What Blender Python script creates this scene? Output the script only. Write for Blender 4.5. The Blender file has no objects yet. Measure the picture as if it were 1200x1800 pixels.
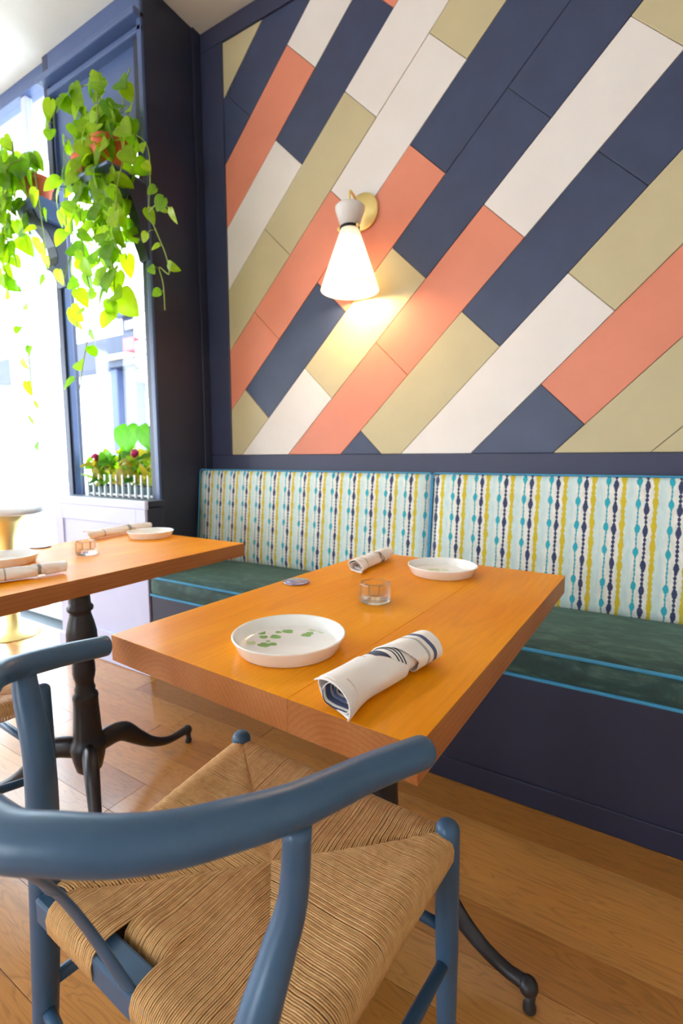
import bpy, bmesh, math, random
from mathutils import Vector, Matrix, noise
S = bpy.context.scene
C = S.collection
PI = math.pi
R = math.radians

# ------------------------------------------------------------------ camera, sky, exposure
CAM_Z, F_PX, YAW, PITCH = 1.06, 841.0, R(30.76), R(6.30)
cd = bpy.data.cameras.new('camera')
cam = bpy.data.objects.new('camera', cd); C.objects.link(cam)
cam.location = (0, 0, CAM_Z)
cam.rotation_euler = (R(90) - PITCH, 0, YAW)
cd.sensor_fit = 'AUTO'; cd.sensor_width = 36.0; cd.lens = F_PX / 1800 * 36.0
cd.clip_start = 0.02; cd.clip_end = 200
cd.dof.use_dof = True; cd.dof.focus_distance = 0.75; cd.dof.aperture_fstop = 5.0
S.camera = cam

world = bpy.data.worlds.new('overcast'); S.world = world; world.use_nodes = True
wb = world.node_tree.nodes['Background']
wb.inputs[0].default_value = (0.76, 0.88, 1.0, 1); wb.inputs[1].default_value = 9.0
S.view_settings.view_transform = 'Standard'; S.view_settings.look = 'None'
S.view_settings.gamma = 1.0; S.view_settings.use_curve_mapping = False
S.view_settings.exposure = 0.68
S.cycles.max_bounces = 10; S.cycles.diffuse_bounces = 6; S.cycles.transparent_max_bounces = 16
S.cycles.caustics_reflective = False; S.cycles.caustics_refractive = False
S.cycles.sample_clamp_indirect = 8.0

# ------------------------------------------------------------------ helpers
_cy, _sy, _cp, _sp = math.cos(YAW), math.sin(YAW), math.cos(PITCH), math.sin(PITCH)
_f = Vector((-_sy*_cp, _cy*_cp, -_sp)); _r = Vector((_cy, _sy, 0)); _u = _r.cross(_f)
def at(px, py, X=None, Y=None, Z=None):
    """the world point seen at a pixel of the photograph, on a plane x=X, y=Y or z=Z"""
    d = (px-600)/F_PX*_r - (py-900)/F_PX*_u + _f
    if X is not None: k = X/d.x
    elif Y is not None: k = Y/d.y
    else: k = (Z-CAM_Z)/d.z
    return Vector((0, 0, CAM_Z)) + d*k

def lin(c):
    return tuple(((v/255)/12.92 if v/255 <= .04045 else ((v/255+.055)/1.055)**2.4) for v in c)

def tag(o, label=None, cat=None, group=None, kind=None):
    if label: o['label'] = label
    if cat: o['category'] = cat
    if group: o['group'] = group
    if kind: o['kind'] = kind
    return o

def empty(name, loc=(0,0,0), rz=0.0, parent=None):
    o = bpy.data.objects.new(name, None); C.objects.link(o)
    o.location = loc; o.rotation_euler = (0, 0, rz); o.empty_display_size = .05
    if parent: o.parent = parent
    return o

class MB:
    def __init__(s): s.v = []; s.f = []; s.sm = []
    def add(s, vs, fs, smooth=False):
        b = len(s.v); s.v += [tuple(v) for v in vs]
        for f in fs: s.f.append([b+i for i in f]); s.sm.append(smooth)
    def box(s, x0, x1, y0, y1, z0, z1):
        s.add([(x0,y0,z0),(x1,y0,z0),(x1,y1,z0),(x0,y1,z0),(x0,y0,z1),(x1,y0,z1),(x1,y1,z1),(x0,y1,z1)],
              [(0,3,2,1),(4,5,6,7),(0,1,5,4),(1,2,6,5),(2,3,7,6),(3,0,4,7)])
        return s
    def tube(s, pts, rad, n=12, caps=True, flat=None):
        """swept tube; rad a number or list; flat=(scale of second axis, up vector)"""
        pts = [Vector(p) for p in pts]; m = len(pts)
        if not isinstance(rad, (list, tuple)): rad = [rad]*m
        up = Vector(flat[1]) if flat else None
        prev = None; vs = []
        for i, p in enumerate(pts):
            t = (pts[min(i+1, m-1)] - pts[max(i-1, 0)]).normalized()
            if up is not None: a = (up - t*up.dot(t)).normalized()
            elif prev is None:
                a = Vector((0,0,1)) if abs(t.z) < .9 else Vector((1,0,0))
                a = (a - t*a.dot(t)).normalized()
            else:
                a = prev - t*prev.dot(t)
                a = a.normalized()
            prev = a; b = t.cross(a)
            k = flat[0] if flat else 1.0
            if isinstance(k, (list, tuple)): k = k[i]
            for j in range(n):
                g = 2*PI*j/n
                vs.append(p + a*math.cos(g)*rad[i] + b*math.sin(g)*rad[i]*k)
        fs = []
        for i in range(m-1):
            for j in range(n):
                fs.append((i*n+j, i*n+(j+1) % n, (i+1)*n+(j+1) % n, (i+1)*n+j))
        if caps:
            fs.append(tuple(range(n-1, -1, -1))); fs.append(tuple((m-1)*n+j for j in range(n)))
        s.add(vs, fs, True); return s
    def lathe(s, prof, n=32, c=(0,0,0)):
        """prof: list of (r, z)"""
        vs = []; fs = []; m = len(prof)
        for r, z in prof:
            for j in range(n):
                g = 2*PI*j/n; vs.append((c[0]+r*math.cos(g), c[1]+r*math.sin(g), c[2]+z))
        for i in range(m-1):
            for j in range(n):
                fs.append((i*n+j, i*n+(j+1) % n, (i+1)*n+(j+1) % n, (i+1)*n+j))
        if prof[0][0] > 1e-5: fs.append(tuple(range(n-1, -1, -1)))
        if prof[-1][0] > 1e-5: fs.append(tuple((m-1)*n+j for j in range(n)))
        s.add(vs, fs, True); return s
    def ball(s, c, r, n=12, m=8, sz=1.0):
        return s.lathe([(max(1e-4, r*math.sin(PI*i/m)), -r*sz*math.cos(PI*i/m)) for i in range(m+1)], n, c)
    def prism(s, poly, d, y0=0.0):
        """poly in (x,z), extruded in y from y0 to y0+d"""
        n = len(poly)
        vs = [(x, y0, z) for x, z in poly] + [(x, y0+d, z) for x, z in poly]
        fs = [tuple(range(n)), tuple(range(2*n-1, n-1, -1))]
        fs += [(i, i+n, (i+1) % n+n, (i+1) % n) for i in range(n)]
        s.add(vs, fs); return s
    def build(s, name, mat, parent=None, bevel=0.0, seg=2, smooth_all=None, subsurf=0, loc=None, mesh_only=False):
        me = bpy.data.meshes.new(name); me.from_pydata(s.v, [], s.f); me.validate()
        if len(me.polygons) == len(s.sm):
            me.polygons.foreach_set('use_smooth', [bool(x if smooth_all is None else smooth_all) for x in s.sm])
        bm = bmesh.new(); bm.from_mesh(me); bmesh.ops.recalc_face_normals(bm, faces=bm.faces); bm.to_mesh(me); bm.free()
        if mat: me.materials.append(mat)
        if mesh_only: return me
        o = bpy.data.objects.new(name, me); C.objects.link(o)
        if parent: o.parent = parent
        if loc: o.location = loc
        if bevel:
            b = o.modifiers.new('bevel', 'BEVEL'); b.width = bevel; b.segments = seg; b.limit_method = 'ANGLE'; b.angle_limit = R(35)
            b.harden_normals = False
        if subsurf:
            b = o.modifiers.new('sub', 'SUBSURF'); b.levels = subsurf; b.render_levels = subsurf
        return o

def link_mesh(name, me, parent=None, loc=(0,0,0), rot=(0,0,0), sc=(1,1,1)):
    o = bpy.data.objects.new(name, me); C.objects.link(o)
    o.location = loc; o.rotation_euler = rot; o.scale = sc
    if parent: o.parent = parent
    return o

def copy_tree(o, parent=None):
    c = o.copy(); C.objects.link(c)
    if parent: c.parent = parent
    for ch in [x for x in o.children]: copy_tree(ch, c)
    return c

def spline(pts, n=8):
    """Catmull-Rom through points"""
    P = [Vector(p) for p in pts]; out = []
    for i in range(len(P)-1):
        p0 = P[i-1] if i else P[0]*2-P[1]; p1 = P[i]; p2 = P[i+1]; p3 = P[i+2] if i+2 < len(P) else P[-1]*2-P[-2]
        for k in range(n):
            t = k/n
            out.append(.5*((2*p1)+(p2-p0)*t+(2*p0-5*p1+4*p2-p3)*t*t+(3*p1-p0-3*p2+p3)*t**3))
    out.append(P[-1]); return out
def lerpl(vals, n):
    out = []
    m = len(vals)-1
    for i in range(n):
        t = i/(n-1)*m; k = min(int(t), m-1); out.append(vals[k]+(vals[k+1]-vals[k])*(t-k))
    return out

# ------------------------------------------------------------------ materials
class NT:
    def __init__(s, name):
        s.m = bpy.data.materials.new(name); s.m.use_nodes = True
        s.t = s.m.node_tree; s.b = s.t.nodes['Principled BSDF']
    def n(s, ty, **kw):
        x = s.t.nodes.new(ty)
        for k, v in kw.items():
            if hasattr(x, k) and k not in ('inputs',): setattr(x, k, v)
        return x
    def l(s, a, b): s.t.links.new(a, b)
    def coord(s, which='Object', scale=(1,1,1), rot=(0,0,0), loc=(0,0,0)):
        c = s.n('ShaderNodeTexCoord'); m = s.n('ShaderNodeMapping')
        m.inputs['Scale'].default_value = scale; m.inputs['Rotation'].default_value = rot; m.inputs['Location'].default_value = loc
        s.l(c.outputs[which], m.inputs[0]); return m.outputs[0]
    def noise(s, vec, scale=5, detail=3, rough=.5, dist=0):
        x = s.n('ShaderNodeTexNoise'); x.inputs['Scale'].default_value = scale; x.inputs['Detail'].default_value = detail
        x.inputs['Roughness'].default_value = rough; x.inputs['Distortion'].default_value = dist
        if vec is not None: s.l(vec, x.inputs['Vector'])
        return x.outputs['Fac']
    def ramp(s, fac, stops, interp='LINEAR'):
        x = s.n('ShaderNodeValToRGB'); x.color_ramp.interpolation = interp
        e = x.color_ramp.elements
        while len(e) > 1: e.remove(e[-1])
        e[0].position = stops[0][0]; e[0].color = (*stops[0][1], 1)
        for p, c in stops[1:]:
            q = e.new(p); q.color = (*c, 1)
        s.l(fac, x.inputs[0]); return x.outputs[0]
    def math(s, op, a, b=None, c=None):
        x = s.n('ShaderNodeMath', operation=op)
        for i, v in enumerate((a, b, c)):
            if v is None: continue
            if isinstance(v, (int, float)): x.inputs[i].default_value = v
            else: s.l(v, x.inputs[i])
        return x.outputs[0]
    def mix(s, fac, a, b, blend='MIX'):
        x = s.n('ShaderNodeMix', data_type='RGBA', blend_type=blend)
        for k, v in ((0, fac), (6, a), (7, b)):
            if isinstance(v, (int, float)): x.inputs[k].default_value = v
            elif isinstance(v, tuple): x.inputs[k].default_value = (*v, 1) if len(v) == 3 else v
            else: s.l(v, x.inputs[k])
        return x.outputs[2]
    def bump(s, h, strength=.3, dist=.002):
        x = s.n('ShaderNodeBump'); x.inputs['Strength'].default_value = strength; x.inputs['Distance'].default_value = dist
        s.l(h, x.inputs['Height']); s.l(x.outputs[0], s.b.inputs['Normal'])
    def set(s, color=None, rough=None, metal=None, coat=None, coat_rough=None, spec=None, trans=None, sheen=None):
        b = s.b
        if color is not None:
            if isinstance(color, tuple): b.inputs['Base Color'].default_value = (*color, 1)
            else: s.l(color, b.inputs['Base Color'])
        if rough is not None:
            if isinstance(rough, (int, float)): b.inputs['Roughness'].default_value = rough
            else: s.l(rough, b.inputs['Roughness'])
        if metal is not None: b.inputs['Metallic'].default_value = metal
        if coat is not None: b.inputs['Coat Weight'].default_value = coat
        if coat_rough is not None: b.inputs['Coat Roughness'].default_value = coat_rough
        if spec is not None: b.inputs['Specular IOR Level'].default_value = spec
        if trans is not None: b.inputs['Transmission Weight'].default_value = trans
        if sheen is not None: b.inputs['Sheen Weight'].default_value = sheen
        return s.m

def paint(name, rgb, rough=.5, var=.06, scale=6, bump=.12, spec=.5):
    t = NT(name); v = t.coord()
    f = t.noise(v, scale, 4, .6); c = lin(rgb)
    col = t.ramp(f, [(.3, tuple(x*(1-var) for x in c)), (.7, tuple(min(1, x*(1+var)) for x in c))])
    if bump: t.bump(t.noise(v, 180, 2), bump, .0006)
    return t.set(col, rough, spec=spec)
def metal(name, rgb, rough=.3):
    t = NT(name); f = t.noise(t.coord(), 60, 3)
    return t.set(lin(rgb), t.math('MULTIPLY_ADD', f, .15, rough-.07), 1.0)

M = {}
M['wall_navy'] = paint('wall_navy', (50, 55, 82), .5, .08)
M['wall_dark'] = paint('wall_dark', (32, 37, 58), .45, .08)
M['base_navy'] = paint('base_navy', (36, 41, 64), .5, .08)
M['wall_room'] = paint('wall_room', (215, 210, 200), .7)
M['ceiling'] = paint('ceiling_paint', (218, 217, 208), .8, .03)
M['panel_navy'] = paint('panel_navy', (52, 63, 92), .42, .12, 9)
M['panel_orange'] = paint('panel_orange', (216, 132, 104), .5, .05, 5)
M['panel_khaki'] = paint('panel_khaki', (190, 178, 140), .5, .05, 5)
M['panel_white'] = paint('panel_white', (222, 216, 210), .5, .03, 5)
M['frame_blue'] = paint('frame_blue', (70, 88, 130), .35, .05)  # same navy as the dark wall, lightened to paint in window haze
M['lavender'] = paint('lavender_paint', (196, 200, 230), .45, .03)
M['chair_blue'] = paint('chair_blue', (54, 88, 120), .36, .08, 14, .25)
M['black_metal'] = paint('black_iron', (38, 37, 42), .38, .15, 20, .4)
M['brass'] = metal('brass', (250, 228, 156), .5)
M['dark_metal'] = metal('dark_metal', (50, 48, 50), .4)
M['piping'] = paint('piping_blue', (58, 142, 184), .7, .08, 40, .3)
M['white_slat'] = paint('white_slat', (240, 240, 240), .5, .02)
M['teal_grey'] = paint('teal_grey', (70, 98, 104), .4, .1)
M['soil'] = paint('soil', (60, 42, 30), .95, .3, 60, .8)
M['terracotta'] = paint('terracotta', (200, 96, 58), .8, .12, 14, .4)
M['stem'] = paint('stem', (128, 148, 62), .6, .15, 30)
M['bloom'] = paint('bloom', (190, 22, 100), .6, .2, 40)
M['concrete'] = paint('concrete', (205, 204, 202), .85, .06, 3)
M['asphalt'] = paint('asphalt', (120, 132, 140), .9, .1, 4)
M['facade'] = paint('facade', (30, 38, 62), .7, .05, 2)
M['facade_pale'] = paint('facade_pale', (60, 68, 96), .7, .05, 2)
M['facade_dark'] = paint('facade_dark', (15, 24, 46), .6, .05, 2)
M['sign_red'] = paint('sign_red', (205, 60, 70), .6)
M['sign_tan'] = paint('sign_tan', (190, 165, 130), .6)
M['facade_pane'] = paint('facade_pane', (214, 218, 236), .25, .03, 2, 0)  # pale colour paints in the sky reflected by the panes

def wood_floor():
    t = NT('oak_plank')
    oi = t.n('ShaderNodeObjectInfo')
    v = t.coord('Object', (1, 1, 1)); add = t.n('ShaderNodeVectorMath', operation='ADD')
    mul = t.n('ShaderNodeVectorMath', operation='SCALE'); cmb = t.n('ShaderNodeCombineXYZ')
    for k in (0, 1, 2): t.l(oi.outputs['Random'], cmb.inputs[k])
    t.l(cmb.outputs[0], mul.inputs[0]); mul.inputs['Scale'].default_value = 37.0
    t.l(v, add.inputs[0]); t.l(mul.outputs[0], add.inputs[1])
    mp = t.n('ShaderNodeMapping'); mp.inputs['Scale'].default_value = (1.6, 14, 14); t.l(add.outputs[0], mp.inputs[0])
    w = t.noise(mp.outputs[0], 1.6, 2, .5, 1.2)
    rings = t.math('FRACT', t.math('MULTIPLY', w, 9.0))
    rr = t.ramp(rings, [(0, (.55,)*3), (.25, (.95,)*3), (.8, (1,)*3), (1, (.55,)*3)])
    mp2 = t.n('ShaderNodeMapping'); mp2.inputs['Scale'].default_value = (4, 120, 120); t.l(add.outputs[0], mp2.inputs[0])
    g = t.noise(mp2.outputs[0], 2.0, 3, .6)
    gr = t.ramp(g, [(.3, (.72,)*3), (.6, (1,)*3)])
    base = t.ramp(oi.outputs['Random'], [(0, lin((172, 112, 48))), (.35, lin((192, 132, 62))), (.7, lin((200, 142, 74))), (1, lin((182, 122, 56)))])
    c = t.mix(.55, base, rr, 'MULTIPLY'); c = t.mix(.5, c, gr, 'MULTIPLY')
    t.bump(g, .12, .001)
    return t.set(c, t.math('MULTIPLY_ADD', g, .12, .27), coat=.5, coat_rough=.16)
M['floor'] = wood_floor()

def wood_table():
    t = NT('honey_wood')
    oi = t.n('ShaderNodeObjectInfo'); v = t.coord('Object')
    # growth rings around a pith far below the board, running along local y
    wob = t.noise(t.coord('Object', (3, 1.2, 3)), 1.3, 3, .5)
    sep = t.n('ShaderNodeSeparateXYZ'); t.l(v, sep.inputs[0])
    off = t.math('MULTIPLY_ADD', oi.outputs['Random'], .5, -.25)
    dx = t.math('ADD', sep.outputs[0], t.math('MULTIPLY', off, .35)); dz = t.math('ADD', sep.outputs[2], .09)
    rad = t.math('SQRT', t.math('ADD', t.math('MULTIPLY', dx, dx), t.math('MULTIPLY', dz, dz)))
    rad = t.math('ADD', rad, t.math('MULTIPLY', wob, .045))
    fr = t.math('FRACT', t.math('MULTIPLY', rad, 130.0))
    ring = t.ramp(fr, [(0, (1,)*3), (.6, (.93,)*3), (.92, (.74,)*3), (1, (1,)*3)])
    fine = t.noise(t.coord('Object', (60, 2.2, 60)), 3, 4, .65)
    fr2 = t.ramp(fine, [(.35, (.82,)*3), (.6, (1,)*3)])
    big = t.noise(t.coord('Object', (6, 1.5, 6)), 1.5, 3)
    base = t.ramp(big, [(.3, lin((232, 140, 0))), (.7, lin((244, 160, 4)))])
    c = t.mix(.22, base, ring, 'MULTIPLY'); c = t.mix(.35, c, fr2, 'MULTIPLY')
    # end grain and saw-cut sides soak up less varnish: paler, browner wood
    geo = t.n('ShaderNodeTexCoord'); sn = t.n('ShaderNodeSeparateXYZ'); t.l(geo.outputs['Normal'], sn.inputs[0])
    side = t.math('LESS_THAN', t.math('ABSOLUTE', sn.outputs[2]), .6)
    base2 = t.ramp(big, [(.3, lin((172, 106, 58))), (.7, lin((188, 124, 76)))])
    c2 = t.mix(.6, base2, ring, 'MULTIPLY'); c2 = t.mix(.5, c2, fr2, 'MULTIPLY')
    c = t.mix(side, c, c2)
    t.bump(fine, .04, .0005)
    return t.set(c, .5, coat=.15, coat_rough=.16, spec=.1)
M['table_wood'] = wood_table()

def velvet():
    t = NT('green_velvet'); n = t.noise(t.coord('Object', (3, 9, 6)), 3.2, 5, .65, .6)
    c = t.ramp(n, [(.3, lin((20, 44, 46))), (.5, lin((34, 64, 62))), (.72, lin((72, 102, 92)))])
    t.bump(n, .2, .004)
    m = t.set(c, .75, sheen=.35); t.b.inputs['Sheen Tint'].default_value = (*lin((150, 190, 170)), 1); return m
M['velvet'] = velvet()

def bead_fabric():
    """vertical strings of beads: teal, navy, mustard, and a pale aqua band, repeated"""
    t = NT('bead_stripe_fabric'); v = t.coord('Object'); s = t.n('ShaderNodeSeparateXYZ'); t.l(v, s.inputs[0])
    P, H = .0925, .43
    wx = t.noise(t.coord('Object', (30, 1, 30)), 1.0, 2)
    x = t.math('ADD', s.outputs[0], t.math('MULTIPLY_ADD', wx, .006, -.003)); z = s.outputs[2]
    u = t.math('MULTIPLY', t.math('FRACT', t.math('DIVIDE', t.math('ADD', x, 40*P), P)), P)     # 0..P
    vv = t.math('FRACT', t.math('DIVIDE', t.math('ADD', z, 10*H), H))
    edge = t.noise(v, 260, 2)
    def chain(x0, beads, rbig, hb, dots, rdot, mn):
        st = [(0.0, 0.0)]
        for b in beads:
            q = b/H; h = hb/H
            st += [(q-h, 0), (q-h*.55, .72), (q, 1), (q+h*.55, .72), (q+h, 0)]
        st = sorted([(min(max(p, 0), 1), w) for p, w in st])
        big = t.ramp(vv, [(p, (w,)*3) for p, w in st])
        big = t.math('MULTIPLY', big, rbig)
        sm = t.math('MULTIPLY', t.math('POWER', t.math('ABSOLUTE', t.math('SINE', t.math('MULTIPLY', z, PI/dots))), .6), rdot)
        r = t.math('MAXIMUM', t.math('MAXIMUM', big, sm), mn)
        r = t.math('MULTIPLY', r, t.math('MULTIPLY_ADD', edge, .7, .65))
        du = t.math('ABSOLUTE', t.math('SUBTRACT', u, x0))
        return t.math('LESS_THAN', du, r)
    bgn = t.noise(t.coord('Object', (60, 8, 22)), 1.2, 4)
    bg = t.ramp(bgn, [(.35, lin((214, 216, 208))), (.65, lin((236, 233, 224)))])
    aq = t.math('LESS_THAN', t.math('ABSOLUTE', t.math('SUBTRACT', u, .081)), t.math('MULTIPLY_ADD', t.noise(t.coord('Object', (1, 1, 26)), 1.6, 2), .014, .004))
    c = t.mix(aq, bg, t.ramp(bgn, [(.3, lin((190, 212, 212))), (.7, lin((208, 226, 222)))]))
    aq2 = t.math('LESS_THAN', t.math('ABSOLUTE', t.math('SUBTRACT', u, .0005)), t.math('MULTIPLY_ADD', t.noise(t.coord('Object', (1, 1, 40)), 1.6, 2), .008, .0))
    c = t.mix(aq2, c, lin((210, 224, 222)))
    c = t.mix(chain(.015, [.045, .118, .234, .314, .399], .0088, .019, .015, .0030, .0016), c, lin((40, 168, 186)))
    c = t.mix(chain(.039, [.030, .105, .190, .307, .380], .0088, .021, .015, .0050, .0016), c, lin((52, 62, 98)))
    c = t.mix(chain(.063, [.052, .182, .253, .325, .405], .0095, .024, .020, .0070, .0048), c, lin((206, 184, 42)))
    weave = t.noise(t.coord('Object', (700, 700, 700)), 1, 1)
    t.bump(weave, .15, .0006)
    return t.set(c, .85, sheen=.1)
M['fabric'] = bead_fabric()

def cord():
    t = NT('paper_cord'); oi = t.coord('Object')
    a = t.noise(oi, 90, 3); b = t.noise(oi, 9, 2)
    c = t.ramp(a, [(.3, lin((186, 140, 82))), (.7, lin((226, 182, 122)))])
    c = t.mix(.5, c, t.ramp(b, [(.3, lin((190, 146, 90))), (.7, lin((220, 178, 122)))]), 'MIX')
    t.bump(t.noise(oi, 700, 2), .3, .0005)
    return t.set(c, .7)
M['cord'] = cord()
M['cord_shaded'] = paint('cord_underlay', (96, 64, 34), .9, .1, 60, .5)

def leafm(name, a, b, tr):
    t = NT(name); oi = t.n('ShaderNodeObjectInfo'); v = t.coord('Object')
    f = t.math('MULTIPLY_ADD', t.noise(v, 30, 3), .5, t.math('MULTIPLY', oi.outputs['Random'], .5))
    c = t.ramp(f, [(.25, lin(a)), (.75, lin(b))])
    t.set(c, .4)
    tb = t.n('ShaderNodeBsdfTranslucent'); t.l(t.mix(1, c, tr, 'MULTIPLY'), tb.inputs[0])
    mx = t.n('ShaderNodeMixShader'); mx.inputs[0].default_value = .6
    t.l(t.b.outputs[0], mx.inputs[1]); t.l(tb.outputs[0], mx.inputs[2])
    t.l(mx.outputs[0], t.t.nodes['Material Output'].inputs[0]); return t.m
M['leaf'] = leafm('pothos_leaf', (96, 150, 10), (176, 210, 26), (1.2, 1.2, .7))
M['leaf_dark'] = leafm('dark_leaf', (58, 120, 10), (96, 156, 16), (1.15, 1.2, .7))
M['leaf_yellow'] = leafm('coleus_leaf', (180, 170, 50), (214, 190, 70), (1.2, 1.1, .7))

def glass_pane():
    t = NT('window_glass')
    tr = t.n('ShaderNodeBsdfTransparent'); gl = t.n('ShaderNodeBsdfGlossy'); gl.inputs['Roughness'].default_value = .02
    n = t.noise(t.coord(), 2.0, 2); t.l(t.ramp(n, [(.3, (.95, .97, .98)), (.7, (.97, .98, .99))]), tr.inputs[0])
    lw = t.n('ShaderNodeLayerWeight'); lw.inputs[0].default_value = .5
    fr = t.math('MULTIPLY_ADD', t.math('POWER', lw.outputs['Facing'], 5.0), .7, .03)
    mx = t.n('ShaderNodeMixShader'); t.l(fr, mx.inputs[0]); t.l(tr.outputs[0], mx.inputs[1]); t.l(gl.outputs[0], mx.inputs[2])
    t.l(mx.outputs[0], t.t.nodes['Material Output'].inputs[0]); return t.m
M['pane'] = glass_pane()
def clear_glass():
    t = NT('clear_glass'); n = t.noise(t.coord(), 40, 2)
    t.set((.98, .985, .99), t.math('MULTIPLY_ADD', n, .04, .02), trans=1.0); t.b.inputs['IOR'].default_value = 1.46
    tr = t.n('ShaderNodeBsdfTransparent'); tr.inputs[0].default_value = (.97, .98, .985, 1)
    mx = t.n('ShaderNodeMixShader'); mx.inputs[0].default_value = .35
    t.l(t.b.outputs[0], mx.inputs[1]); t.l(tr.outputs[0], mx.inputs[2]); t.l(mx.outputs[0], t.t.nodes['Material Output'].inputs[0]); return t.m
M['glass'] = clear_glass()
def ceramic():
    t = NT('white_ceramic'); n = t.noise(t.coord(), 25, 2)
    return t.set(t.ramp(n, [(.3, lin((236, 236, 234))), (.7, lin((242, 242, 240)))]), .18, coat=.3, coat_rough=.05)
M['ceramic'] = ceramic()
M['leaf_print'] = paint('leaf_print', (120, 172, 92), .25, .2, 60, 0)
M['leaf_print_pale'] = paint('leaf_print_pale', (196, 216, 170), .25, .1, 60, 0)
def purple_disc():
    t = NT('purple_disc'); n = t.noise(t.coord(), 60, 3)
    return t.set(t.ramp(n, [(.3, lin((112, 98, 134))), (.7, lin((158, 146, 172)))]), .2, coat=.6)
M['puck'] = purple_disc()
def shade_glass():
    t = NT('opal_shade'); n = t.noise(t.coord(), 20, 2)
    c = t.ramp(n, [(.3, (.9, .89, .87)), (.7, (.93, .92, .9))]); t.set(c, .3)
    tb = t.n('ShaderNodeBsdfTranslucent'); t.l(c, tb.inputs[0])
    mx = t.n('ShaderNodeMixShader'); mx.inputs[0].default_value = .38
    t.l(t.b.outputs[0], mx.inputs[1]); t.l(tb.outputs[0], mx.inputs[2]); t.l(mx.outputs[0], t.t.nodes['Material Output'].inputs[0]); return t.m
M['shade'] = shade_glass()
def bulb():
    t = NT('lit_bulb'); n = t.noise(t.coord(), 10, 1)
    t.l(t.ramp(n, [(0, (1, .78, .5)), (1, (1, .82, .56))]), t.b.inputs['Emission Color']); t.b.inputs['Emission Strength'].default_value = 30
    return t.m
M['bulb'] = bulb()
def napkin_mat(name, bands, thin):
    """white linen printed with stripes across the cloth's own length (UV u = along the roll)"""
    t = NT(name); uv = t.n('ShaderNodeUVMap'); s = t.n('ShaderNodeSeparateXYZ'); t.l(uv.outputs[0], s.inputs[0]); u = s.outputs[0]
    n = t.noise(t.coord(), 900, 1); big = t.noise(t.coord(), 14, 3)
    c = t.ramp(big, [(.3, lin((232, 228, 226))), (.7, lin((244, 241, 238)))])
    for a, b, col in bands:
        m = t.math('MULTIPLY', t.math('GREATER_THAN', u, a), t.math('LESS_THAN', u, b)); c = t.mix(m, c, lin(col))
    for a in thin:
        m = t.math('LESS_THAN', t.math('ABSOLUTE', t.math('SUBTRACT', u, a)), .006); c = t.mix(m, c, lin((46, 50, 66)))
    t.bump(n, .2, .0006)
    return t.set(c, .85, sheen=.1)
M['cloth_plain'] = napkin_mat('linen_plain', [(.80, .825, (176, 176, 176)), (.865, .905, (70, 82, 122))], [])
M['cloth_stripe'] = napkin_mat('linen_striped', [(.085, .125, (84, 96, 134)), (.44, .515, (52, 64, 88)), (.82, .86, (176,176,176))], [.06, .15, .35, .37, .39, .56, .585, .61])
M['cloth_grey'] = napkin_mat('linen_grey_band', [(.62, .66, (160, 158, 156)), (.22, .24, (170, 170, 170))], [])

# ------------------------------------------------------------------ the setting
WY, WINY, WX, CEIL = 2.042, 1.668, -2.085, 3.297
XL, XR, YB = -5.4, 1.7, -3.6
def struct(o): o['kind'] = 'structure'; return o
rng = random.Random(7)

# floor of oak planks laid along x
fl = empty('floor', (0, 0, 0)); struct(fl)
MB().box(XL, XR, YB, 2.2, -.05, -.014).build('subfloor', M['asphalt'], fl)
plank_cache = {}
def plank(x0, x1, y0, y1):
    key = (round(x1-x0, 3), round(y1-y0, 3))
    if key not in plank_cache:
        w, d = (x1-x0)/2, (y1-y0)/2; g = .0006
        plank_cache[key] = MB().box(-w+g, w-g, -d+g, d-g, -.014, 0).build('plank', M['floor'], mesh_only=True)
    o = link_mesh('plank', plank_cache[key], fl, ((x0+x1)/2, (y0+y1)/2, rng.uniform(-.0004, 0)))
    b = o.modifiers.new('bevel', 'BEVEL'); b.width = .0005; b.segments = 1
PW = .132
lens = [.75, .95, 1.15, 1.35]
y = 1.4564+PW
row = 0
while y - PW > -1.2:
    x = -4.3 + rng.choice([0, .15, .3, .45, .6])
    while x < XR - .3:
        L = rng.choice(lens); plank(x, min(x+L, XR), y-PW, y); x += L
    y -= PW; row += 1
o = MB().box(XL, XR, YB, y, -.014, -.0005).build('far_boards', M['floor'], fl)
o2 = MB().box(XL, -4.3+.6, y, 2.1, -.0145, -.001).build('far_boards', M['floor'], fl)

struct(MB().box(XL, XR, YB, 2.2, CEIL, CEIL+.1).build('ceiling', M['ceiling']))

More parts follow.
